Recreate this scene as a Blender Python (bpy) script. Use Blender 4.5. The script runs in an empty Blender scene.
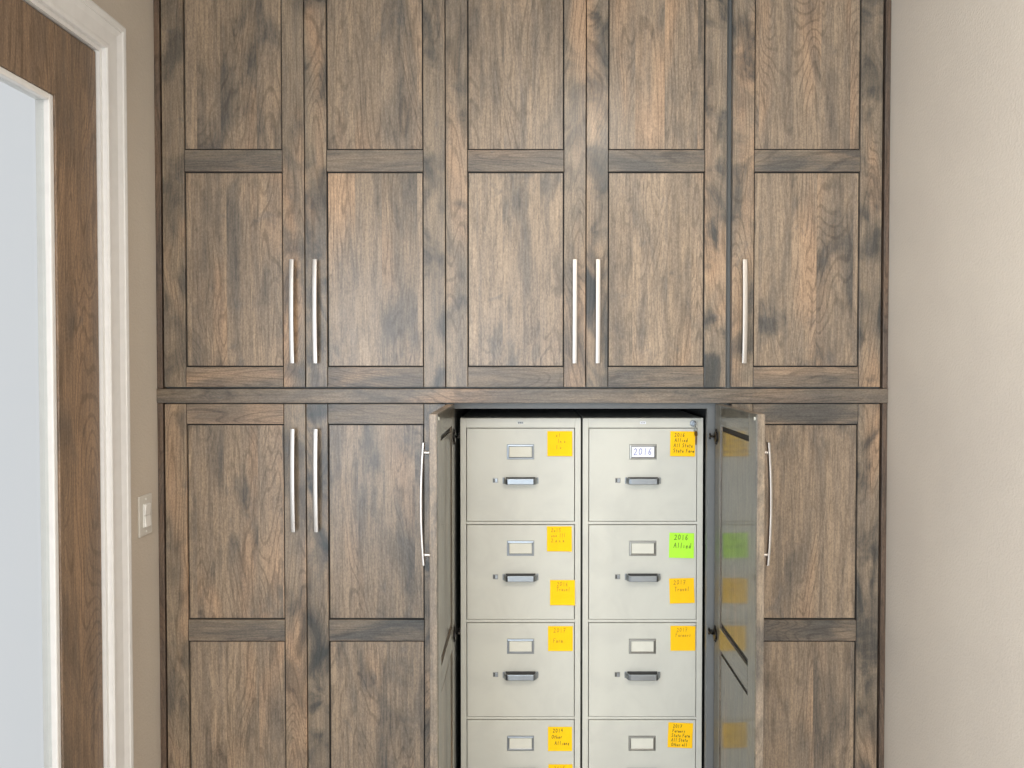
import bpy, bmesh, math, random
from mathutils import Vector, Matrix
random.seed(7)
PI = math.pi
S = bpy.context.scene
COL = S.collection

# ------------------------------------------------------------------ helpers
def srgb(r, g, b):
    f = lambda c: ((c/255+0.055)/1.055)**2.4 if c > 10.3 else c/255/12.92
    return (f(r), f(g), f(b), 1.0)

def add_box(bm, x0, x1, y0, y1, z0, z1, mi=0):
    vs = [bm.verts.new((x, y, z)) for x in (x0, x1) for y in (y0, y1) for z in (z0, z1)]
    for q in ((0,1,3,2), (4,6,7,5), (0,4,5,1), (2,3,7,6), (0,2,6,4), (1,5,7,3)):
        f = bm.faces.new([vs[i] for i in q]); f.material_index = mi

def add_cyl(bm, c, axis, r, h, n=20, mi=0, r2=None):
    """cylinder starting at c, going h along axis"""
    ax = Vector(axis).normalized()
    t = Vector((0,0,1)) if abs(ax.z) < .9 else Vector((1,0,0))
    u = ax.cross(t).normalized(); v = ax.cross(u)
    c = Vector(c); r2 = r if r2 is None else r2
    a = [bm.verts.new(c + r*(u*math.cos(2*PI*k/n)+v*math.sin(2*PI*k/n))) for k in range(n)]
    b = [bm.verts.new(c + ax*h + r2*(u*math.cos(2*PI*k/n)+v*math.sin(2*PI*k/n))) for k in range(n)]
    for k in range(n):
        f = bm.faces.new((a[k], a[(k+1)%n], b[(k+1)%n], b[k])); f.material_index = mi
    bm.faces.new(a[::-1]).material_index = mi; bm.faces.new(b).material_index = mi

def add_sweep(bm, path, prof, up, mi=0, closed=False):
    """sweep a closed 2D profile (list of (a,b)) along a path; a along the sideways normal, b along up"""
    up = Vector(up).normalized(); P = [Vector(p) for p in path]; rings = []
    n = len(P)
    for i, p in enumerate(P):
        if closed:
            d1 = (P[i]-P[i-1]).normalized(); d2 = (P[(i+1)%n]-P[i]).normalized()
        else:
            d1 = (P[i]-P[i-1]).normalized() if i else (P[1]-P[0]).normalized()
            d2 = (P[i+1]-P[i]).normalized() if i < n-1 else d1
        d = (d1+d2).normalized(); side = d.cross(up).normalized()
        k = 1/max(.3, d.dot(d1))
        rings.append([bm.verts.new(p + side*a*k + up*b) for a, b in prof])
    m = len(prof)
    for i in range(n if closed else n-1):
        r, s = rings[i], rings[(i+1)%n]
        for j in range(m):
            f = bm.faces.new((r[j], r[(j+1)%m], s[(j+1)%m], s[j])); f.material_index = mi
    if not closed:
        bm.faces.new(rings[0][::-1]).material_index = mi; bm.faces.new(rings[-1]).material_index = mi

def rrect(w, h, r, n=4):
    out = []
    for cx, cy, a0 in ((w/2-r, h/2-r, 0), (-w/2+r, h/2-r, 90), (-w/2+r, -h/2+r, 180), (w/2-r, -h/2+r, 270)):
        for k in range(n+1):
            a = math.radians(a0+90*k/n); out.append((cx+r*math.cos(a), cy+r*math.sin(a)))
    return out

def obj(name, bm, mats, parent=None, loc=(0,0,0), rz=0, bevel=0, smooth=False, seg=2):
    bmesh.ops.recalc_face_normals(bm, faces=bm.faces[:])
    me = bpy.data.meshes.new(name); bm.to_mesh(me); bm.free()
    for m in (mats if isinstance(mats, (list, tuple)) else [mats]): me.materials.append(m)
    o = bpy.data.objects.new(name, me); COL.objects.link(o)
    o.location = loc; o.rotation_euler = (0,0,rz)
    if parent: o.parent = parent
    if smooth:
        for p in me.polygons: p.use_smooth = True
    if bevel:
        b = o.modifiers.new('bevel', 'BEVEL'); b.width = bevel; b.segments = seg
        b.limit_method = 'ANGLE'; b.angle_limit = math.radians(40); b.harden_normals = False
    return o

def empty(name, loc=(0,0,0), rz=0, parent=None):
    o = bpy.data.objects.new(name, None); COL.objects.link(o)
    o.location = loc; o.rotation_euler = (0,0,rz); o.empty_display_size = .05
    if parent: o.parent = parent
    return o

def tag(o, label, cat, group=None):
    o['label'] = label; o['category'] = cat
    if group: o['group'] = group
    return o

def struct(o):
    o['kind'] = 'structure'; return o

# ------------------------------------------------------------------ materials
class NT:
    def __init__(s, name):
        s.m = bpy.data.materials.new(name); s.m.use_nodes = True
        s.t = s.m.node_tree; s.n = s.t.nodes; s.l = s.t.links
        s.b = s.n['Principled BSDF']
    def node(s, typ, **kw):
        n = s.n.new(typ)
        for k, v in kw.items(): setattr(n, k, v)
        return n
    def set(s, node, idx, v):
        if isinstance(v, bpy.types.NodeSocket): s.l.new(v, node.inputs[idx])
        else: node.inputs[idx].default_value = v
    def math(s, op, a, b=None, c=None, clamp=False):
        n = s.node('ShaderNodeMath', operation=op, use_clamp=clamp); s.set(n, 0, a)
        if b is not None: s.set(n, 1, b)
        if c is not None: s.set(n, 2, c)
        return n.outputs[0]
    def noise(s, vec, scale, detail=2, rough=.5, dist=0, out='Fac'):
        n = s.node('ShaderNodeTexNoise'); s.set(n, 'Vector', vec)
        n.inputs['Scale'].default_value = scale; n.inputs['Detail'].default_value = detail
        n.inputs['Roughness'].default_value = rough; n.inputs['Distortion'].default_value = dist
        return n.outputs[out]
    def mapping(s, vec, sc, loc=(0,0,0)):
        n = s.node('ShaderNodeMapping'); s.set(n, 'Vector', vec)
        n.inputs['Scale'].default_value = sc; n.inputs['Location'].default_value = loc
        return n.outputs[0]
    def ramp(s, fac, a, b, c0=0, c1=1):
        n = s.node('ShaderNodeMapRange'); n.interpolation_type = 'SMOOTHSTEP'
        s.set(n, 0, fac); n.inputs[1].default_value = a; n.inputs[2].default_value = b
        n.inputs[3].default_value = c0; n.inputs[4].default_value = c1
        return n.outputs[0]
    def mix(s, fac, a, b, mode='MIX'):
        n = s.node('ShaderNodeMix', data_type='RGBA', blend_type=mode)
        s.set(n, 0, fac); s.set(n, 6, a); s.set(n, 7, b)
        return n.outputs[2]
    def bump(s, h, strength, dist=.001):
        n = s.node('ShaderNodeBump'); s.set(n, 'Height', h)
        n.inputs['Strength'].default_value = strength; n.inputs['Distance'].default_value = dist
        s.l.new(n.outputs[0], s.b.inputs['Normal'])

def plain(name, col, rough=.5, metal=0, bump=0, bscale=400, spec=.5):
    w = NT(name); w.b.inputs['Roughness'].default_value = rough
    w.b.inputs['Metallic'].default_value = metal
    w.b.inputs['Specular IOR Level'].default_value = spec
    tc = w.node('ShaderNodeTexCoord').outputs['Object']
    n = w.noise(tc, 35, 4)
    c2 = tuple(c*.96 for c in col[:3])+(1,)
    w.l.new(w.mix(w.ramp(n, .35, .7), col, c2), w.b.inputs['Base Color'])
    if bump: w.bump(w.noise(tc, bscale, 3), bump, .001)
    return w.m

def wood(name, horiz=False, stave=0.0, grey=.45, tan=(154,134,112), dark=(70,70,69), mid=(118,105,92),
         rough=.34, blotch=(7,2.6), contrast=1.0, gain=1.0, coat=0.0, bumpy=.08):
    """stained knotty alder; horiz = grain along X"""
    w = NT(name)
    tc = w.node('ShaderNodeTexCoord').outputs['Object']
    sp = w.node('ShaderNodeSeparateXYZ'); w.l.new(tc, sp.inputs[0])
    rnd = w.node('ShaderNodeObjectInfo').outputs['Random']
    off = w.math('MULTIPLY', rnd, 37.0)
    X, Y, Z = sp.outputs
    if horiz: X, Z = Z, X
    X0 = X
    if stave:
        # glued staves of uneven width: each gets its own piece of figure and its own tone
        wob = w.math('ADD', X, w.math('MULTIPLY', w.math('SINE', w.math('MULTIPLY_ADD', X, 31.0, off)), .012))
        idx = w.math('FLOOR', w.math('DIVIDE', wob, stave))
        wn = w.node('ShaderNodeTexWhiteNoise', noise_dimensions='2D')
        cv = w.node('ShaderNodeCombineXYZ'); w.set(cv, 0, idx); w.set(cv, 1, w.math('FLOOR', w.math('MULTIPLY', off, 10)))
        w.l.new(cv.outputs[0], wn.inputs['Vector'])
        st = wn.outputs['Value']
        offz = w.math('MULTIPLY_ADD', st, 1.1, off)
    else:
        st = None; offz = off
    cb = w.node('ShaderNodeCombineXYZ')
    w.set(cb, 0, w.math('ADD', X, off)); w.set(cb, 1, Y); w.set(cb, 2, w.math('ADD', Z, offz))
    v = cb.outputs[0]
    # figure: cathedral rings from a stretched noise field
    f1 = w.noise(w.mapping(v, (1, 1, .16)), 5.5, 2, .5, .5)
    rings = w.math('SINE', w.math('MULTIPLY', f1, 230.0))
    fine = w.noise(w.mapping(v, (1, 1, .06)), 150, 3, .65)
    fib = w.noise(w.mapping(v, (1, 1, .16)), 240, 2, .6)
    speck = w.noise(w.mapping(v, (1, 1, .55)), 260, 2, .7)
    streak = w.noise(w.mapping(v, (1, 1, .07)), 34, 3, .6)
    bl = w.noise(w.mapping(v, (1, 1, blotch[1]/blotch[0])), blotch[0], 5, .55, 1.1)
    bl2 = w.noise(w.mapping(v, (1, 1, .55), (3.1, 0, 8.7)), 15, 3, .55, 1.4)
    warm = w.noise(w.mapping(v, (1, 1, .25), (9.3, 2, 1.7)), 6, 3, .5, .4)
    # knots
    vo = w.node('ShaderNodeTexVoronoi', feature='F1'); w.l.new(w.mapping(v, (1, 1, .5), (0, 0, 2.3)), vo.inputs['Vector'])
    vo.inputs['Scale'].default_value = 4.2
    kd = w.math('ADD', vo.outputs['Distance'], w.math('MULTIPLY', w.math('SUBTRACT', bl2, .5), .25))
    knot = w.ramp(kd, .19, .02)
    kring = w.math('MULTIPLY', knot, w.math('SINE', w.math('MULTIPLY', kd, 190)))
    # colour
    t = w.ramp(streak, .22, .80)
    c = w.mix(t, srgb(*mid), srgb(*tan))
    c = w.mix(w.math('MULTIPLY', w.ramp(warm, .5, .72), .55*contrast*contrast), c, srgb(176, 142, 111))
    g = w.ramp(bl, .58-.28*grey, .86-.28*grey)
    c = w.mix(w.math('MULTIPLY', g, w.math('MULTIPLY_ADD', rnd, .45*contrast, .45*contrast)), c, srgb(*dark))
    g2 = w.math('MULTIPLY', w.ramp(bl2, .60, .78), .45*contrast)
    c = w.mix(g2, c, srgb(88, 86, 85))
    c = w.mix(w.math('MULTIPLY', knot, .38*contrast), c, srgb(74, 67, 62))
    if st is not None:
        tone = w.math('MULTIPLY_ADD', st, .22, .88)
        tn = w.node('ShaderNodeCombineXYZ')
        for i in range(3): w.set(tn, i, tone)
        c = w.mix(1.0, c, tn.outputs[0], 'MULTIPLY')
    # lines (multiplicative)
    ln = w.math('MULTIPLY_ADD', w.math('MULTIPLY', w.ramp(rings, .45, 1.0), w.ramp(warm, .38, .56)), -.30, 1.05)
    ln = w.math('MULTIPLY', ln, w.math('MULTIPLY_ADD', w.ramp(fine, .35, .72), -.38, 1.17))
    ln = w.math('MULTIPLY', ln, w.math('MULTIPLY_ADD', w.ramp(fib, .5, .75), -.26, 1.06))
    ln = w.math('MULTIPLY', ln, w.math('MULTIPLY_ADD', w.ramp(speck, .3, .75), .36, .82))
    ln = w.math('MULTIPLY', ln, w.math('MULTIPLY_ADD', kring, -.14, 1.0))
    ln = w.math('MULTIPLY', ln, gain)
    lc = w.node('ShaderNodeCombineXYZ')
    for i in range(3): w.set(lc, i, ln)
    c = w.mix(1.0, c, lc.outputs[0], 'MULTIPLY')
    w.l.new(c, w.b.inputs['Base Color'])
    w.l.new(w.math('MULTIPLY_ADD', bl2, .10, rough-.05), w.b.inputs['Roughness'])
    if coat:
        w.b.inputs['Coat Weight'].default_value = coat; w.b.inputs['Coat Roughness'].default_value = .07
    w.bump(w.math('ADD', w.math('MULTIPLY', fine, .6), w.math('MULTIPLY', fib, .4)), bumpy, .0006)
    return w.m

W_PANEL = wood('stained_alder_panel', stave=.092, grey=.46, rough=.31)
W_STILE = wood('stained_alder_stile', grey=.62, tan=(142,125,105), mid=(110,99,88), dark=(56,58,58), blotch=(8.5,5.5), contrast=1.15, rough=.31)
W_RAIL = wood('stained_alder_rail', horiz=True, grey=.75, tan=(128,113,96), mid=(101,91,81), blotch=(9,3), rough=.38)
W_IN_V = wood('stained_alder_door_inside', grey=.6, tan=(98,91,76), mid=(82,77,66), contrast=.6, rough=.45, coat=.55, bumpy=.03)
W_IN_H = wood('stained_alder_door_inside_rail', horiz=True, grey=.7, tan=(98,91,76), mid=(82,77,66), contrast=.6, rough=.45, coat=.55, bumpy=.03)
W_TRIM = wood('stained_alder_face_frame', grey=.5, tan=(100,82,68), mid=(82,68,58), contrast=.45, rough=.4)
W_DOOR = wood('stained_added_door_wood', grey=.45, tan=(140,116,94), mid=(114,96,80), contrast=.8, rough=.4)
SLATE = plain('slate_grey_cabinet_interior', srgb(104,106,106), .42, bump=.05)
GROOVE = plain('dark_groove_shade_and_stain', srgb(26,23,21), .7)  # groove shadow lines put into the colour, with settled stain; also badge marks
TOPDARK = plain('dark_steel_grey', srgb(70,70,70), .5)

def paint_wall():
    w = NT('taupe_orange_peel_wall_paint'); w.b.inputs['Roughness'].default_value = .62
    tc = w.node('ShaderNodeTexCoord').outputs['Object']
    n = w.noise(tc, 130, 3, .55); m = w.noise(tc, 2.5, 3)
    w.l.new(w.mix(w.ramp(m, .3, .7), srgb(206,195,181), srgb(200,189,176)), w.b.inputs['Base Color'])
    w.bump(w.ramp(n, .35, .7), .35, .0012)
    return w.m
WALL = paint_wall()
CREAM = plain('warm_white_wall_paint', srgb(222,216,206), .6, bump=.2, bscale=120)
WHITE = plain('white_semi_gloss_trim_paint', srgb(232,230,228), .3)
CEIL = plain('white_ceiling_paint', srgb(225,221,214), .8, bump=.2, bscale=90)
PLASTIC = plain('light_almond_switch_plastic', srgb(214,210,202), .35)
PLASTIC2 = plain('white_rocker_plastic', srgb(236,234,230), .28)

def floor_mat():
    w = NT('pale_stone_floor_tile'); tc = w.node('ShaderNodeTexCoord').outputs['Object']
    br = w.node('ShaderNodeTexBrick'); w.l.new(tc, br.inputs['Vector'])
    br.inputs['Scale'].default_value = 1.0; br.inputs['Brick Width'].default_value = .9; br.inputs['Row Height'].default_value = .45
    br.inputs['Mortar Size'].default_value = .002
    br.inputs['Color1'].default_value = srgb(206,202,196); br.inputs['Color2'].default_value = srgb(198,194,188)
    br.inputs['Mortar'].default_value = srgb(150,146,140)
    g = w.noise(w.mapping(tc, (.1,1,1)), 60, 4)
    w.l.new(w.mix(w.math('MULTIPLY', w.ramp(g,.3,.7), .2), br.outputs['Color'], srgb(170,164,156)), w.b.inputs['Base Color'])
    w.b.inputs['Roughness'].default_value = .4
    return w.m
FLOOR = floor_mat()

def file_paint():
    w = NT('putty_baked_enamel'); tc = w.node('ShaderNodeTexCoord').outputs['Object']
    m = w.noise(tc, 7, 4, .6, .6); sc = w.noise(w.mapping(tc, (1,1,.35)), 26, 4, .7)
    c = w.mix(w.ramp(m, .35, .7), srgb(200,199,189), srgb(193,192,183))
    c = w.mix(w.math('MULTIPLY', w.ramp(sc, .68, .80), .22), c, srgb(165,160,148))
    w.l.new(c, w.b.inputs['Base Color']); w.b.inputs['Roughness'].default_value = .36
    w.bump(w.noise(tc, 900, 2), .05, .0004)
    return w.m
PUTTY = file_paint()
NICKEL = plain('brushed_nickel', srgb(186,180,174), .38, 1.0)
CHROME = plain('polished_chrome', srgb(148,153,158), .34, 1.0)
CHROME_D = plain('dull_zinc', srgb(150,150,146), .36, 1.0)
BRASS = plain('tarnished_brass', srgb(110,92,74), .4, .9)
BLACKM = plain('dark_oiled_steel', srgb(48,45,44), .32, .9)
CARD = plain('off_white_card', srgb(214,212,200), .7)
CARD_W = plain('white_card', srgb(236,238,250), .6)
YEL = plain('yellow_note_paper', srgb(252,202,22), .75, spec=.2)
YEL2 = plain('amber_note_paper', srgb(252,198,26), .75, spec=.2)
GRN = plain('lime_note_paper', srgb(178,240,68), .75, spec=.2)
INK = plain('dark_ballpoint_ink', srgb(70,52,20), .6)
INK_F = plain('faint_pencil_ink', srgb(176,128,22), .6)
INK_G = plain('green_note_ink', srgb(78,118,30), .6)
INK_B = plain('blue_pen_ink', srgb(86,92,160), .6)
RED = plain('red_brown_label', srgb(96,36,38), .6)

def glass():
    w = NT('clear_door_glass'); w.n.remove(w.b)
    o = w.n['Material Output']; tr = w.node('ShaderNodeBsdfTransparent'); gl = w.node('ShaderNodeBsdfGlossy')
    gl.inputs['Roughness'].default_value = .03; tr.inputs[0].default_value = (.93,.95,.95,1)
    lw = w.node('ShaderNodeLayerWeight'); fr = w.node('ShaderNodeMath', operation='POWER'); w.l.new(lw.outputs['Facing'], fr.inputs[0]); fr.inputs[1].default_value = 5.0
    mx = w.node('ShaderNodeMixShader'); w.l.new(fr.outputs[0], mx.inputs[0])
    w.l.new(tr.outputs[0], mx.inputs[1]); w.l.new(gl.outputs[0], mx.inputs[2]); w.l.new(mx.outputs[0], o.inputs[0])
    return w.m
GLASS = glass()

# ------------------------------------------------------------------ room (metres; X right, Y away from the viewer, Z up)
XL, XR, XO, YB, YF, ZC = -1.134, 1.100, 4.60, -6.0, .80, 2.90
def room_box(name, args, mat, **kw):
    bm = bmesh.new()
    for a in args: add_box(bm, *a)
    return struct(obj(name, bm, mat, **kw))
room_box('floor', [(XL-.3, XO+.3, YB-.2, YF+.1, -.08, 0)], FLOOR)
room_box('ceiling', [(XL-.15, XO+.15, YB-.15, YF+.12, ZC, ZC+.1)], CEIL)
# left wall has the entry doorway (up to 2.425) and, further back, an added wide window
DY0, DY1, DZ = -1.200, -.284, 2.425
LWY0, LWY1, LWZ0, LWZ1 = -4.7, -1.62, .35, 2.35
room_box('wall_left', [(XL-.12, XL, DY1, YF, 0, ZC), (XL-.12, XL, DY0, DY1, DZ, ZC), (XL-.12, XL, LWY1, DY0, 0, ZC), (XL-.12, XL, YB, LWY0, 0, ZC),
                       (XL-.12, XL, LWY0, LWY1, 0, LWZ0), (XL-.12, XL, LWY0, LWY1, LWZ1, ZC)], WALL)
# the right wall is a short return; the room opens out beyond it
room_box('wall_right', [(XR, XR+.12, -.95, YF, 0, ZC), (XR+.12, XO, -.95, -.83, 0, ZC)], WALL)
room_box('wall_far_right', [(XO, XO+.12, YB, -.83, 0, ZC)], CREAM)
room_box('wall_back', [(XL-.12, XR+.12, YF, YF+.12, 0, ZC)], WALL)
WX0, WX1, WZ0, WZ1 = -1.02, .38, .10, 2.50
room_box('wall_front', [(XL-.12, WX0, YB-.12, YB, 0, ZC), (WX1, XO+.12, YB-.12, YB, 0, ZC),
                        (WX0, WX1, YB-.12, YB, 0, WZ0), (WX0, WX1, YB-.12, YB, WZ1, ZC)], CREAM)
def window(name, w, h, loc, rz, mull):
    wr = struct(empty(name, loc, rz))
    bm = bmesh.new()
    for a in [(0,.05,0,h), (w-.05,w,0,h), (.05,w-.05,0,.05), (.05,w-.05,h-.05,h)]+[(w*k/mull-.02, w*k/mull+.02, .05, h-.05) for k in range(1, mull)]:
        add_box(bm, a[0], a[1], -.09, -.04, a[2], a[3])
    obj('window_frame', bm, WHITE, wr, bevel=.003)
    bm = bmesh.new(); add_box(bm, .05, w-.05, -.068, -.062, .05, h-.05); obj('pane', bm, GLASS, wr)
    bm = bmesh.new(); add_box(bm, -.04, w+.04, -.04, .05, -.03, 0); obj('window_sill', bm, WHITE, wr, bevel=.004)
window('window_1', WX1-WX0, WZ1-WZ0, (WX0, YB, WZ0), 0, 2)
window('added_window_2', LWY1-LWY0, LWZ1-LWZ0, (XL, LWY1, LWZ0), -PI/2, 3)  # added side window out of view, brightens the right wall and cabinet doors
ww, wh = WX1-WX0, WZ1-WZ0

# baseboards
room_box('baseboard_right', [(XR-.014, XR, -.95, -.03, 0, .13)], WHITE, bevel=.004)
room_box('baseboard_left', [(XL, XL+.014, YB+.02, DY0-.10, 0, .13), (XL, XL+.014, DY1+.10, -.03, 0, .13)], WHITE, bevel=.004)

# door casing: stepped moulded profile swept round the opening (mitred corners)
def casing():
    bm = bmesh.new()
    # profile: a = distance outwards from opening, h = projection from the wall
    prof = [(0,0),(0,.011),(.004,.014),(.012,.014),(.016,.0115),(.050,.0135),(.060,.0165),(.066,.0185),(.070,.0165),(.073,.0195),(.084,.0205),(.090,.0185),(.092,.012),(.092,0)]
    a0, a1, zt = DY0, DY1, DZ
    rings = []
    for kind in range(4):
        r = []
        for a, h in prof:
            y = a1+a if kind in (0,1) else a0-a
            z = 0 if kind in (0,3) else zt+a
            r.append(bm.verts.new((XL+h, y, z)))
        rings.append(r)
    m = len(prof)
    for i in range(3):
        for j in range(m-1):
            bm.faces.new((rings[i][j], rings[i][j+1], rings[i+1][j+1], rings[i+1][j]))
        bm.faces.new((rings[i][m-1], rings[i][0], rings[i+1][0], rings[i+1][m-1]))
    bm.faces.new(rings[0]); bm.faces.new(rings[3])
    return struct(obj('trim_1', bm, WHITE))
casing()
# jamb lining
room_box('trim_2', [(XL-.12, XL+.0005, DY1-.012, DY1+.0, 0, DZ), (XL-.12, XL+.0005, DY0, DY0+.012, 0, DZ), (XL-.12, XL+.0005, DY0+.012, DY1-.012, DZ-.012, DZ)], WHITE)
# added stained-wood door leaf, its glass made up to let daylight in
dr = struct(empty('added_door_1', (XL-.008, DY1-.015, 0)))
bm = bmesh.new(); L = DY1-DY0-.030
SW = .178
for a in ((-L, -L+SW, .01, DZ-.016), (-SW, 0, .01, DZ-.016), (-L+SW, -SW, .01, .30), (-L+SW, -SW, DZ-.19, DZ-.016)):
    add_box(bm, -.044, 0, a[0], a[1], a[2], a[3])
obj('door_leaf', bm, W_DOOR, dr, bevel=.002)
bm = bmesh.new()
for a in ((-L+SW, -L+SW+.016, .30, DZ-.19), (-SW-.016, -SW, .30, DZ-.19), (-L+SW+.016, -SW-.016, .30, .316), (-L+SW+.016, -SW-.016, DZ-.206, DZ-.19)):
    add_box(bm, -.040, -.004, a[0], a[1], a[2], a[3])
obj('glazing_bead', bm, WHITE, dr, bevel=.003)
bm = bmesh.new(); add_box(bm, -.026, -.018, -L+SW+.016, -SW-.016, .316, DZ-.206); obj('pane', bm, GLASS, dr)

# light switch plate with two stacked rockers, on the left wall
sw = tag(empty('light_switch', (XL, -.085, 1.137)), 'off-white wall plate with two stacked rocker switches on the taupe wall', 'light switch')
bm = bmesh.new(); add_box(bm, 0, .006, -.038, .038, -.060, .060); obj('wall_plate', bm, PLASTIC, sw, bevel=.0028, seg=3)
bm = bmesh.new(); add_box(bm, .0062, .0085, -.018, .018, -.035, .035); obj('rocker_frame', bm, PLASTIC2, sw, bevel=.001)
for s in (-1, 1):
    bm = bmesh.new(); z0, z1 = (.0015, .033) if s > 0 else (-.033, -.0015)
    x = [(.0086,.0086),(.0115,.0145)] if s > 0 else [(.0086,.0086),(.0145,.0115)]
    vs = [bm.verts.new(p) for p in ((.0087,-.015,z0),(.0087,.015,z0),(.0087,.015,z1),(.0087,-.015,z1),
          (x[1][0],-.015,z0),(x[1][0],.015,z0),(x[1][1],.015,z1),(x[1][1],-.015,z1))]
    for q in ((0,1,2,3),(4,5,6,7),(0,1,5,4),(2,3,7,6),(1,2,6,5),(0,3,7,4)): bm.faces.new([vs[i] for i in q])
    obj('rocker', bm, PLASTIC2, sw, bevel=.0008)
for z in (-.048, .048):
    bm = bmesh.new(); add_cyl(bm, (.0062,0,z), (1,0,0), .0035, .0012, 14); obj('screw', bm, PLASTIC2, sw)

# ------------------------------------------------------------------ built-in wall cabinets
T = .022                     # door thickness; front faces lie on Y = 0
UZ0, UZ1 = 1.512, 2.850      # upper doors
LZ0, LZ1 = .100, 1.460       # lower doors
SWD = .0650                  # stile width

def pull(parent, x, zc):
    """arched square bar pull, vertical, in front of local y=0"""
    bm = bmesh.new(); n = 22; L = .3135
    path = []
    for k in range(n+1):
        s = -1+2*k/n
        path.append((x, -.0185-.0065*(1-s*s), zc+s*L/2))
    add_sweep(bm, path, rrect(.0150, .0070, .0022, 3), (0,1,0))
    for s in (-1, 1):
        add_cyl(bm, (x, -.0005, zc+s*.131), (0,-1,0), .0050, .0190, 16)
    h = obj('handle', bm, NICKEL, parent, smooth=False, bevel=0)
    for p in h.data.polygons: p.use_smooth = True
    h.data.set_sharp_from_angle(angle=math.radians(50))
    return h

def hinge(parent, z, sgn):
    """cup hinge on the inside of an open door; sgn=+1 when the door body runs toward local +x from the hinge"""
    bm = bmesh.new()
    add_box(bm, sgn*.010, sgn*.024, T+.0004, T+.0032, z-.024, z+.024)            # flange
    add_cyl(bm, (sgn*.022, T+.0004, z), (0,1,0), .0170, .0052, 22)               # cup
    pts = [(sgn*.018, T+.006, z), (sgn*.004, T+.0115, z), (-sgn*.012, T+.0105, z)]
    add_sweep(bm, pts, rrect(.014, .006, .002, 2), (0,0,1))
    pts = [(-sgn*.006, T+.0135, z+.003), (-sgn*.022, T+.0115, z+.003), (-sgn*.030, T+.005, z+.003)]
    for c in ((sgn*.017, z+.019), (sgn*.017, z-.019)): add_cyl(bm, (c[0], T+.003, c[1]), (0,1,0), .0036, .0018, 10)
    add_cyl(bm, (-sgn*.004, T+.0145, z-.010), (0,0,1), .0028, .020, 10)
    return obj('hinge', bm, BLACKM, parent, bevel=.0006)

def door(parent, X0, X1, z0, z1, mids, side, handle_z, opened=False, lo=None):
    """shaker door; side = 'L' or 'R' hinge side. mids = list of (zlow, zhigh) of the middle rails"""
    w = X1-X0
    if side == 'L': ox, a, b, sgn = X0, 0, w, 1
    else: ox, a, b, sgn = X1, -w, 0, -1
    rz = 0; oy = 0
    if opened:
        rz = -PI/2 if side == 'L' else PI/2
        ox = -.2475 if side == 'L' else .594
    bm = bmesh.new(); g = .0018
    vin, hin = 4, 5
    def slab(x0, x1, za, zb, m_front, m_back):
        add_box(bm, x0, x1, 0, T-.003, za, zb, m_front); add_box(bm, x0, x1, T-.003, T, za, zb, m_back)
    slab(a, a+SWD, z0, z1, 0, 2); slab(b-SWD, b, z0, z1, 0, 2)
    rails = [(z0, z0+.061)] + mids + [(z1-.061, z1)]
    for r0, r1 in rails: slab(a+SWD+g, b-SWD-g, r0, r1, 1, 3)
    # rail tenons: dark line where rail meets stile
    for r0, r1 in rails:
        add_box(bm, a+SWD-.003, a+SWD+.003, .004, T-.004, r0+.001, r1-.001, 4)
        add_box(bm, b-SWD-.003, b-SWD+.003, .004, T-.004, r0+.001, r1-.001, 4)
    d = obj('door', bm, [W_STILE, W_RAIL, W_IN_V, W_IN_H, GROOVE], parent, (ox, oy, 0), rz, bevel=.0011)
    for i in range(len(rails)-1):
        p0, p1 = rails[i][1], rails[i+1][0]
        bm = bmesh.new(); q = .0044; xa, xb = a+SWD, b-SWD
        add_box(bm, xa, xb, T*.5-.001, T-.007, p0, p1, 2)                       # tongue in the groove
        add_box(bm, xa+q, xb-q, .0055, T*.5-.001, p0+q, p1-q, 0)
        add_box(bm, xa+q, xb-q, T-.0072, T-.0035, p0+.016, p1-.016, 1)
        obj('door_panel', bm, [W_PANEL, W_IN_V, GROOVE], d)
    hx = (b-.0335) if side == 'L' else (a+.0335)
    pull(d, hx, handle_z)
    if opened:
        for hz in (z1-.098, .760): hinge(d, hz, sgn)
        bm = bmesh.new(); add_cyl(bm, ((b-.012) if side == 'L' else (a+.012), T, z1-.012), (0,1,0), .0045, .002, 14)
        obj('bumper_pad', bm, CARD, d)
    return d

def carcass(parent, x0, x1, z0, z1, st_l=.019, st_r=.019, open_=False):
    bm = bmesh.new(); y0, y1 = T+.003, .775; t = .018
    add_box(bm, x0, x0+t, y0, y1, z0, z1); add_box(bm, x1-t, x1, y0, y1, z0, z1)
    add_box(bm, x0+t, x1-t, y0, y1, z1-t, z1); add_box(bm, x0+t, x1-t, y0, y1, z0, z0+t)
    add_box(bm, x0+t, x1-t, y1-.008, y1, z0+t, z1-t)
    if st_l > t: add_box(bm, x0+t, x0+st_l, y0, y0+.02, z0+t, z1-t)
    if st_r > t: add_box(bm, x1-st_r, x1-t, y0, y0+.02, z0+t, z1-t)
    if not open_:
        for k in (1, 2):
            z = z0+(z1-z0)*k/3; add_box(bm, x0+t, x1-t, y0+.02, y1-.008, z-.009, z+.009)
    return obj('carcass', bm, SLATE, parent)

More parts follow.
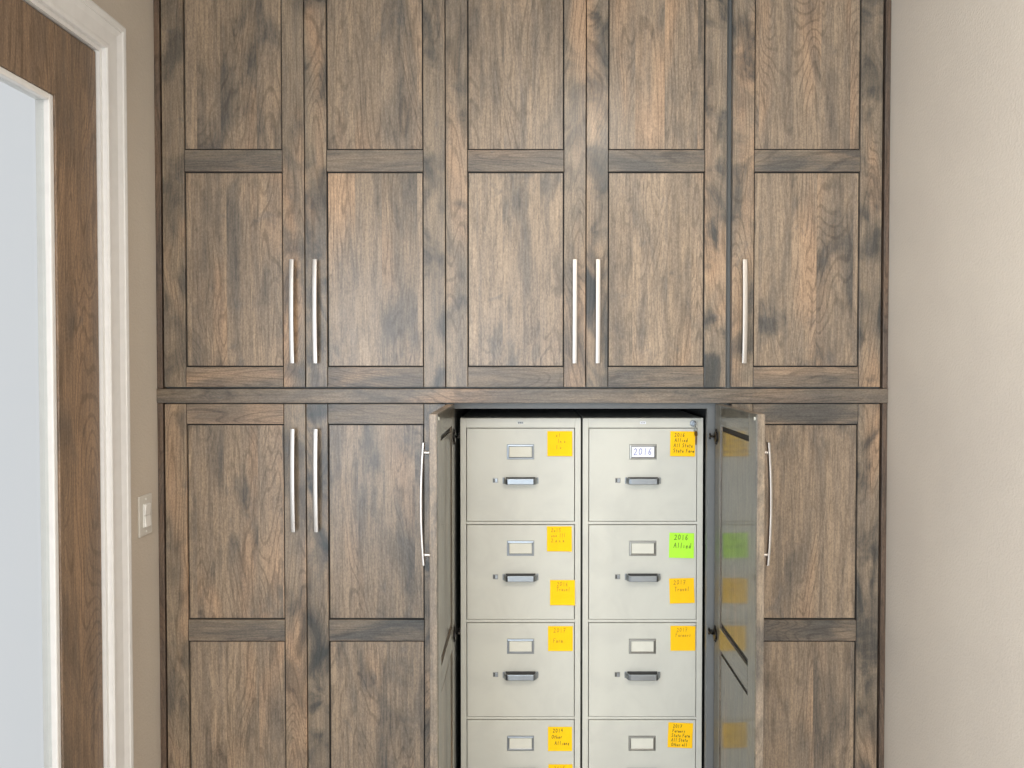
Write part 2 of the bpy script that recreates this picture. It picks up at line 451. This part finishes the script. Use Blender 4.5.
XD = {'a': (-1.1100, -.6805), 'b': (-.6775, -.2525), 'c': (-.2495, .1750), 'd': (.1780, .6028), 'e': (.6214, 1.0749)}
UM = [(2.167, 2.232)]; LM = [(.731, .796)]
U_HZ, L_HZ = 1.7415, 1.2285
HG = 'built-in stained wood cabinet units'
def unit(label, x0, x1, z0, z1, **kw):
    c = tag(empty('wall_cabinet', ((x0+x1)/2, .02, z0)), label, 'cabinet', HG)
    holder = c
    bo = carcass(c, x0, x1, z0, z1, **kw); bo.location = -Vector(c.location)
    return c
def unit_door(c, key, lower, side, opened=False):
    X0, X1 = XD[key]
    d = door(c, X0, X1, LZ0 if lower else UZ0, LZ1 if lower else UZ1, LM if lower else UM, side, L_HZ if lower else U_HZ, opened)
    d.location = Vector(d.location) - Vector(c.location)
    return d

UC = (1.507, 2.860); LC = (.072, 1.4625)
u = unit('upper stained wood two-door cabinet at the left, next to the white door casing wall', -1.1150, -.2515, *UC)
unit_door(u, 'a', 0, 'L'); unit_door(u, 'b', 0, 'R')
u = unit('upper stained wood two-door cabinet directly above the two filing cabinets', -.2505, .6115, *UC)
unit_door(u, 'c', 0, 'L'); unit_door(u, 'd', 0, 'R')
u = unit('upper stained wood cabinet with a single door, at the right wall', .6125, 1.0830, *UC)
unit_door(u, 'e', 0, 'R')
u = unit('lower stained wood two-door cabinet, closed, beside the light switch', -1.1150, -.2515, *LC)
unit_door(u, 'a', 1, 'L'); unit_door(u, 'b', 1, 'R')
u = unit('lower stained wood cabinet with both doors swung open around two filing cabinets', -.2505, .6115, *LC, st_l=.0225, st_r=.0575, open_=True)
unit_door(u, 'c', 1, 'L', True); unit_door(u, 'd', 1, 'R', True)
u = unit('lower stained wood single-door cabinet, closed, at the right wall', .6125, 1.0830, *LC)
unit_door(u, 'e', 1, 'R')

# face frame: end stiles against the walls, the long rail between rows, toe kick and crown board
ff = tag(empty('face_frame', (0, 0, 0)), 'dark stained wood face frame: long rail between the cabinet rows and end stiles', 'cabinet trim')
bm = bmesh.new(); add_box(bm, XL+.001, XR-.001, -.003, T+.002, 1.4632, 1.5065); obj('rail', bm, W_RAIL, ff, bevel=.0015)
for x0, x1 in ((XL+.001, -1.1165), (1.0840, XR-.001)):
    bm = bmesh.new()
    add_box(bm, x0, x1, .001, .045, 0, 1.4626); add_box(bm, x0, x1, .001, .045, 1.5071, 2.858)
    obj('stile', bm, W_TRIM, ff, bevel=.001)
bm = bmesh.new(); add_box(bm, -1.116, 1.0835, .07, .09, 0, .071); obj('toe_kick', bm, W_RAIL, ff)
bm = bmesh.new(); add_box(bm, XL+.001, XR-.001, -.004, .05, 2.8605, ZC-.001); obj('top_rail', bm, W_RAIL, ff, bevel=.0015)

# ------------------------------------------------------------------ handwriting (single-stroke letters)
G = {
 '0': [[(.5,1),(.2,.8),(.15,.35),(.4,0),(.75,.2),(.8,.7),(.5,1)]], '1': [[(.45,1),(.5,0)]],
 '2': [[(.1,.8),(.4,1),(.7,.8),(.5,.4),(.1,0),(.85,.05)]], '4': [[(.2,1),(.15,.5),(.75,.5)],[(.65,1),(.6,0)]],
 '5': [[(.8,1),(.3,1),(.25,.6),(.7,.5),(.6,.05),(.15,.05)]], '6': [[(.65,1),(.25,.6),(.2,.15),(.5,0),(.75,.25),(.5,.5),(.25,.35)]],
 '7': [[(.1,1),(.8,1),(.4,0)],[(.3,.5),(.7,.5)]], '8': [[(.5,.5),(.2,.8),(.5,1),(.75,.8),(.3,.25),(.5,0),(.75,.25),(.5,.5)]],
 'A': [[(.05,0),(.45,1),(.8,0)],[(.2,.4),(.7,.4)]], 'S': [[(.8,.9),(.4,1),(.2,.75),(.7,.35),(.5,0),(.1,.1)]],
 'F': [[(.2,0),(.25,1),(.85,1)],[(.2,.55),(.7,.55)]], 'T': [[(.1,1),(.9,1)],[(.5,1),(.45,0)]], 'O': [[(.5,1),(.1,.6),(.3,0),(.8,.2),(.85,.8),(.5,1)]],
 'a': [[(.7,.5),(.3,.5),(.15,.2),(.4,0),(.7,.4),(.75,0)]], 'e': [[(.15,.28),(.7,.32),(.5,.55),(.15,.3),(.3,0),(.75,.1)]],
 'd': [[(.65,.4),(.3,.5),(.15,.15),(.5,0),(.7,.4)],[(.8,1),(.7,0)]], 'i': [[(.4,.5),(.4,0)]], 'l': [[(.45,1),(.4,0)]],
 't': [[(.45,.9),(.4,0)],[(.15,.55),(.75,.55)]], 'r': [[(.2,.5),(.25,0)],[(.25,.3),(.5,.5),(.75,.45)]],
 'm': [[(.1,.5),(.12,0)],[(.12,.35),(.35,.5),(.45,0)],[(.45,.35),(.7,.5),(.8,0)]], 'n': [[(.15,.5),(.2,0)],[(.2,.35),(.5,.5),(.7,0)]],
 'v': [[(.1,.5),(.4,0),(.75,.5)]], 's': [[(.7,.5),(.3,.45),(.6,.2),(.2,0)]], 'h': [[(.2,1),(.2,0)],[(.2,.35),(.5,.5),(.65,0)]],
 'z': [[(.15,.5),(.7,.5),(.15,0),(.75,.02)]], 'w': [[(.05,.5),(.25,0),(.45,.4),(.6,0),(.85,.5)]], 'c': [[(.7,.45),(.3,.5),(.15,.15),(.5,0),(.75,.1)]],
 'o': [[(.45,.5),(.15,.25),(.4,0),(.7,.25),(.45,.5)]],
}
def writing(lines, x0, y1, size, lh, curl, bmo, wid=.0013, slant=.12, rnd=None):
    """lines of strokes as thin raised ribbons; curl(x,y)->depth"""
    rnd = rnd or random
    for li, (dx, txt) in enumerate(lines):
        cx = x0+dx; base = y1-size-li*lh
        for ch in txt:
            if ch == ' ': cx += size*.42; continue
            w = size*.66 if (ch.isupper() or ch.isdigit()) else size*.52
            jy = rnd.uniform(-.05,.05)*size
            for st in G[ch]:
                pts = [Vector((cx+(px+slant*py)*w, base+jy+py*size)) for px, py in st]
                for p, q in zip(pts, pts[1:]):
                    d = (q-p); n = Vector((-d.y, d.x)).normalized()*wid/2; e = d.normalized()*wid*.3
                    quad = [p-e+n, p-e-n, q+e-n, q+e+n]
                    top = [bmo.verts.new((v.x, curl(v.x, v.y)-.0006, v.y)) for v in quad]
                    bot = [bmo.verts.new((v.x, curl(v.x, v.y)-.0002, v.y)) for v in quad]
                    bmo.faces.new(top); bmo.faces.new(bot[::-1])
                    for k in range(4): bmo.faces.new((top[k], bot[k], bot[(k+1)%4], top[(k+1)%4]))
            cx += w*1.12

def sticky(cx, cz, yfront, mat, ink, lines, label, rot=0, lift=.005, fold=0.0, w=.079, size=.0125, lh=.0165, crease=None, wid=.0013, corner=0):
    """square paper note glued along its top edge, the bottom lifting off"""
    r = empty('sticky_note', (cx, yfront, cz)); r.rotation_euler = (0, rot, 0)
    tag(r, label, 'sticky note', 'sticky notes on the filing cabinet drawers')
    h = w
    def curl(x, z):
        t = max(0, (h/2-z)/h)
        v = .0012 + lift*t**2.2 + fold*max(0, x/(w/2))**2*t
        if crease is not None: v += .0014*math.exp(-((z-crease)/.003)**2)
        if corner: v += corner*max(0, (x/(w/2)+z/(h/2))-1.3)**2
        return -v
    bm = bmesh.new(); n = 14
    front = [[bm.verts.new((-w/2+w*i/n, curl(-w/2+w*i/n, -h/2+h*j/n), -h/2+h*j/n)) for i in range(n+1)] for j in range(n+1)]
    back = [[bm.verts.new((v.co.x, v.co.y+.0005, v.co.z)) for v in row] for row in front]
    for j in range(n):
        for i in range(n):
            bm.faces.new((front[j][i], front[j][i+1], front[j+1][i+1], front[j+1][i]))
            bm.faces.new((back[j][i], back[j+1][i], back[j+1][i+1], back[j][i+1]))
    rim = [(0,i) for i in range(n+1)]+[(j,n) for j in range(1,n+1)]+[(n,i) for i in range(n-1,-1,-1)]+[(j,0) for j in range(n-1,0,-1)]
    for k in range(len(rim)):
        a, b = rim[k], rim[(k+1)%len(rim)]
        bm.faces.new((front[a[0]][a[1]], front[b[0]][b[1]], back[b[0]][b[1]], back[a[0]][a[1]]))
    obj('paper', bm, mat, r, smooth=True).data.set_sharp_from_angle(angle=math.radians(60))
    bm = bmesh.new(); writing(lines, -w/2+.009, h/2-.006, size, lh, curl, bm, wid)
    obj('handwriting', bm, ink, r)
    return r

# ------------------------------------------------------------------ filing cabinets
FY = .094                          # front plane
FW, FZ0, FZ1 = .3830, .0905, 1.410
DRZ = [(1.0813, 1.3766), (.7668, 1.0685), (.4535, .7540), (.1400, .4410)]
def filing_cabinet(X0, label, badge_dark, lock):
    fc = tag(empty('filing_cabinet', (X0+FW/2, FY, FZ0)), label, 'filing cabinet', 'putty steel filing cabinets')
    h = FW/2; D = .66
    def zz(z): return z-FZ0
    bm = bmesh.new(); t = .0012; side = .0185
    add_box(bm, -h, -h+.010, .001, D, 0, zz(FZ1)-.002); add_box(bm, h-.010, h, .001, D, 0, zz(FZ1)-.002)
    add_box(bm, -h, h, D-.002, D, 0, zz(FZ1)-.002)
    add_box(bm, -h, h, .0, D, zz(FZ1)-.0025, zz(FZ1))              # top sheet
    add_box(bm, -h+.01, h-.01, 0, D, 0, .012)
    # face frame
    add_box(bm, -h, -h+side, 0, .012, 0, zz(FZ1)-.0025); add_box(bm, h-side, h, 0, .012, 0, zz(FZ1)-.0025)
    add_box(bm, -h+side, h-side, 0, .012, zz(DRZ[0][1])+.0022, zz(FZ1)-.0025)
    for i in range(3): add_box(bm, -h+side, h-side, .0008, .012, zz(DRZ[i+1][1])+.0020, zz(DRZ[i][0])-.0020)
    add_box(bm, -h+side, h-side, 0, .012, 0, zz(DRZ[3][0])-.002)
    obj('body', bm, PUTTY, fc, bevel=.0011)
    bm = bmesh.new()
    add_box(bm, -.0090, .0090, -.0012, .0003, zz(1.3915), zz(1.3985), 0)
    for k in range(3): add_box(bm, -.0075+k*.0053, -.0038+k*.0053, -.0019, -.0011, zz(1.3930), zz(1.3970), 1)
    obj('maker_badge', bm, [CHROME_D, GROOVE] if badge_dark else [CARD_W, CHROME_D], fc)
    if lock:
        bm = bmesh.new(); add_cyl(bm, (lock-X0-h, .0, zz(1.3930)), (0,-1,0), .0105, .003, 28, r2=.0098)
        add_cyl(bm, (lock-X0-h, -.003, zz(1.3930)), (0,-1,0), .0072, .0022, 24)
        obj('lock', bm, CHROME, fc, bevel=.0005)
    for i, (z0, z1) in enumerate(DRZ):
        z0, z1 = zz(z0), zz(z1); e = -h+side
        bm = bmesh.new(); gx = .0022
        add_box(bm, e+gx, -e-gx, -.0015, .018, z0, z1)
        # tray
        add_box(bm, e+.006, e+.008, .018, D-.03, z0+.02, z1-.05); add_box(bm, -e-.008, -e-.006, .018, D-.03, z0+.02, z1-.05)
        add_box(bm, e+.006, -e-.006, .018, D-.03, z0+.018, z0+.020)
        dr = obj('drawer', bm, PUTTY, fc, bevel=.0016, seg=3)
        f = -.0015
        # card holder
        lx0, lx1, lz0, lz1 = -.0435, .0435, z1-.0985, z1-.0500
        bm = bmesh.new()
        prof = [(0,0),(.0012,.0026),(.0060,.0032),(.0078,.0016),(.0078,0)]
        rings = []
        for cx_, cz_, sx, sz in ((lx0,lz0,1,1),(lx1,lz0,-1,1),(lx1,lz1,-1,-1),(lx0,lz1,1,-1)):
            rings.append([bm.verts.new((cx_+a*sx, f-.0002-b, cz_+a*sz)) for a, b in prof])
        for k in range(4):
            for j in range(len(prof)):
                r, s_ = rings[k], rings[(k+1)%4]
                bm.faces.new((r[j], r[(j+1)%5], s_[(j+1)%5], s_[j]))
        obj('card_holder', bm, CHROME if badge_dark else CHROME_D, dr)
        white = (not badge_dark and i == 0)
        bm = bmesh.new(); add_box(bm, lx0+.0070, lx1-.0070, f-.0009, f-.0002, lz0+.0070, lz1-.0070)
        card = obj('index_card', bm, CARD_W if white else CARD, dr)
        if white:
            card['label'] = 'white card with 2016 in blue pen'
            bm = bmesh.new(); writing([(0, '2016')], lx0+.013, lz1-.0130, .0205, .03, lambda x, z: f-.0008, bm, .0017, rnd=random.Random(3))
            obj('handwriting', bm, INK_B, dr)
        # pull handle: chrome bail with angled returns and end feet
        hz = z1-.1655
        bm = bmesh.new()
        path = [(-.0530, f-.0005, hz), (-.0505, f-.010, hz), (-.0450, f-.0215, hz), (-.0400, f-.0240, hz), (.0400, f-.0240, hz), (.0450, f-.0215, hz), (.0505, f-.010, hz), (.0530, f-.0005, hz)]
        add_sweep(bm, path, rrect(.0050, .0190, .002, 3), (0,0,1))
        for s in (-1, 1): add_box(bm, s*.0490 if s > 0 else -.0570, .0570 if s > 0 else -.0490, f-.0032, f-.0002, hz-.010, hz+.010)
        obj('handle', bm, CHROME, dr, bevel=.0008)
        bm = bmesh.new(); add_box(bm, -.0475, .0475, f-.0012, f-.0001, hz-.0085, hz+.0105)
        obj('handle_recess', bm, TOPDARK, dr)
        # thumb latch
        bm = bmesh.new(); lx = -.0800
        add_box(bm, lx-.0085, lx+.0085, f-.0016, f-.0002, hz-.0075, hz+.0085, 0)
        add_box(bm, lx-.0010, lx+.0070, f-.0052, f-.0014, hz-.0055, hz+.0065, 1)
        obj('thumb_latch', bm, [CHROME_D, CHROME], dr, bevel=.0006)
        bm = bmesh.new(); add_box(bm, lx-.0068, lx-.0022, f-.0030, f-.0016, hz-.0052, hz+.0062); obj('latch_slot', bm, TOPDARK, dr)
    return fc
LX, RX = -.2152, .1740
filing_cabinet(LX, 'putty-coloured steel filing cabinet on the left inside the open cabinet', True, 0)
filing_cabinet(RX, 'putty-coloured steel filing cabinet on the right with a corner lock and white 2016 card', False, .5245)
kx = .5245
kr = tag(empty('key_ring', (kx, FY-.0052, 1.393)), 'small metal key in the lock with a second key hanging from its ring', 'keys')
bm = bmesh.new()
add_box(bm, -.0011, .0011, -.016, -.0005, -.0045, .0045)
add_cyl(bm, (-.0012, -.022, 0), (1,0,0), .0085, .0024, 20)
obj('key', bm, CHROME, kr)
bm = bmesh.new()
n = 24; path = [(.0005+.0015*math.sin(2*PI*k/n), -.022+.007*math.cos(2*PI*k/n), -.0145+.009*math.sin(2*PI*k/n)) for k in range(n)]
for k in range(n):
    a = Vector(path[k]); b = Vector(path[(k+1)%n]); add_cyl(bm, a, b-a, .0009, (b-a).length, 8)
obj('ring', bm, CHROME_D, kr)
bm = bmesh.new(); add_cyl(bm, (.0045, -.0148, -.031), (1,.35,0), .0085, .002, 18)
add_box(bm, .0045, .0065, -.0180, -.0110, -.066, -.039); add_box(bm, .0045, .0065, -.0110, -.0090, -.060, -.050)
o = obj('key', bm, BRASS, kr); o['label'] = 'second key hanging from the ring'

NF = FY-.0015
def fx(px): return round((px-528)/314.6, 4)
YS = 'yellow sticky note '
sticky(.1010, 1.3288, NF, YEL, INK_F, [(.018,'v1'),(.022,'1n o'),(.018,'l v')], YS+'at the top right of the left filing cabinet top drawer', size=.012, lh=.019, lift=.003, fold=.004)
sticky(.0998, 1.0250, NF, YEL, INK_F, [(.004,'2o15'),(.004,'ono 1ll'),(.004,'2 a n a')], YS+'near the top of the left filing cabinet second drawer', lift=.003, fold=.004, size=.0115)
sticky(.1100, .8530, NF, YEL, INK_F, [(.012,'2016'),(.010,'Travel')], YS+'with a crease across it, low on the left filing cabinet second drawer', lift=.004, fold=.003, crease=-.006)
sticky(.1035, .7050, NF, YEL, INK_F, [(.008,'2017'),(0,''),(.006,'Farm')], YS+'on the left filing cabinet third drawer', lift=.002, size=.0135)
sticky(.1025, .3815, NF, YEL, INK, [(.006,'2014'),(.002,'Other'),(.012,'Allianz')], YS+'with three dark handwritten lines on the left filing cabinet fourth drawer', lift=.002, w=.077, lh=.020, size=.0115)
sticky(.1040, .2600, NF, YEL, INK_F, [(.008,'2015')], YS+'lowest on the left filing cabinet, only its top edge in view', lift=.003, w=.077)
sticky(.4910, 1.3283, NF, YEL2, INK, [(.004,'2016'),(.005,'Allied'),(.002,'All State'),(.000,'State Farm')], YS+'with four dark handwritten lines beside the hanging keys', lift=.004, rot=math.radians(1), size=.0115, lh=.0165)
sticky(.4890, 1.0040, NF, GRN, INK_G, [(.006,'2016'),(.005,'Allied')], 'lime green sticky note reading 2016 Allied', lift=.004, rot=math.radians(1.5), size=.0155, lh=.026, wid=.0017)
sticky(.4905, .8590, NF, YEL2, INK_F, [(.004,'2017'),(.006,'Travel')], YS+'low on the right filing cabinet second drawer, below the green note', lift=.004, rot=math.radians(-1.5), size=.0135, lh=.021, wid=.0016)
sticky(.4945, .7060, NF, YEL2, INK_F, [(.010,'2017'),(.006,'Farmers')], YS+'with a bent corner on the right filing cabinet third drawer', lift=.002, rot=0, corner=.012, size=.0120, lh=.017)
sticky(.4875, .3935, NF, YEL2, INK, [(.006,'2017'),(.004,'Farmers'),(.002,'State Farm'),(.002,'All State'),(.002,'Other all')], YS+'with five handwritten lines on the right filing cabinet fourth drawer', lift=.003, rot=math.radians(2.5), size=.0100, lh=.0145, wid=.0012)

# ------------------------------------------------------------------ ceiling lights
def downlight(x, y, power):
    r = tag(empty('ceiling_light', (x, y, ZC)), 'round recessed warm ceiling light', 'ceiling light', 'recessed ceiling lights')
    bm = bmesh.new(); n = 32
    for k in range(n):
        a0, a1 = 2*PI*k/n, 2*PI*(k+1)/n
        p = [(q*math.cos(a), q*math.sin(a), z) for a in (a0, a1) for q, z in ((.075,-.002),(.095,-.002))]
        bm.faces.new([bm.verts.new(p[i]) for i in (0,1,3,2)])
    bmesh.ops.remove_doubles(bm, verts=bm.verts[:], dist=1e-5)
    obj('trim_ring', bm, WHITE, r)
    ld = bpy.data.lights.new('warm_lamp', 'AREA'); ld.shape = 'DISK'; ld.size = .15; ld.energy = power; ld.color = (1, .90, .78)
    lo = bpy.data.objects.new('lamp', ld); COL.objects.link(lo); lo.parent = r; lo.location = (0,0,-.006)
for x, y, p in ((.35, -2.05, 24), (-.45, -3.6, 20), (1.9, -2.6, 26), (3.3, -3.0, 20), (-.1, -5.2, 16), (2.4, -4.9, 20)): downlight(x, y, p)

# daylight panels: the window behind the viewer, plus the added side window
def day(name, loc, rot, sx, sy, power, col):
    ld = bpy.data.lights.new(name, 'AREA'); ld.shape = 'RECTANGLE'; ld.size = sx; ld.size_y = sy; ld.energy = power; ld.color = col
    lo = bpy.data.objects.new(name, ld); COL.objects.link(lo); lo.location = loc; lo.rotation_euler = rot
day('unseen_window_daylight', ((WX0+WX1)/2, YB-.02, (WZ0+WZ1)/2), (math.radians(90),0,0), ww-.1, wh-.1, 62, (.78,.89,1))
day('unseen_window_daylight', (XL-.02, (LWY0+LWY1)/2, (LWZ0+LWZ1)/2), (math.radians(90),0,math.radians(-90)), LWY1-LWY0-.1, LWZ1-LWZ0-.1, 100, (.78,.89,1))

wd = bpy.data.worlds.new('overcast_sky'); S.world = wd; wd.use_nodes = True
wd.node_tree.nodes['Background'].inputs[0].default_value = (.97,.97,1,1)
wd.node_tree.nodes['Background'].inputs[1].default_value = .75

# ------------------------------------------------------------------ camera
cd = bpy.data.cameras.new('camera'); cd.sensor_width = 36; cd.lens = 770/1024*36
cd.shift_x = -16/1024; cd.shift_y = -10/1024; cd.clip_start = .05
cam = bpy.data.objects.new('camera', cd); COL.objects.link(cam)
cam.location = (0, -2.35, 1.60); cam.rotation_euler = (math.radians(90)-math.atan(.0205), 0, 0)
S.camera = cam
S.view_settings.view_transform = 'Standard'; S.view_settings.look = 'None'
S.view_settings.exposure = 0.05; S.view_settings.gamma = 1.0; S.view_settings.use_curve_mapping = False
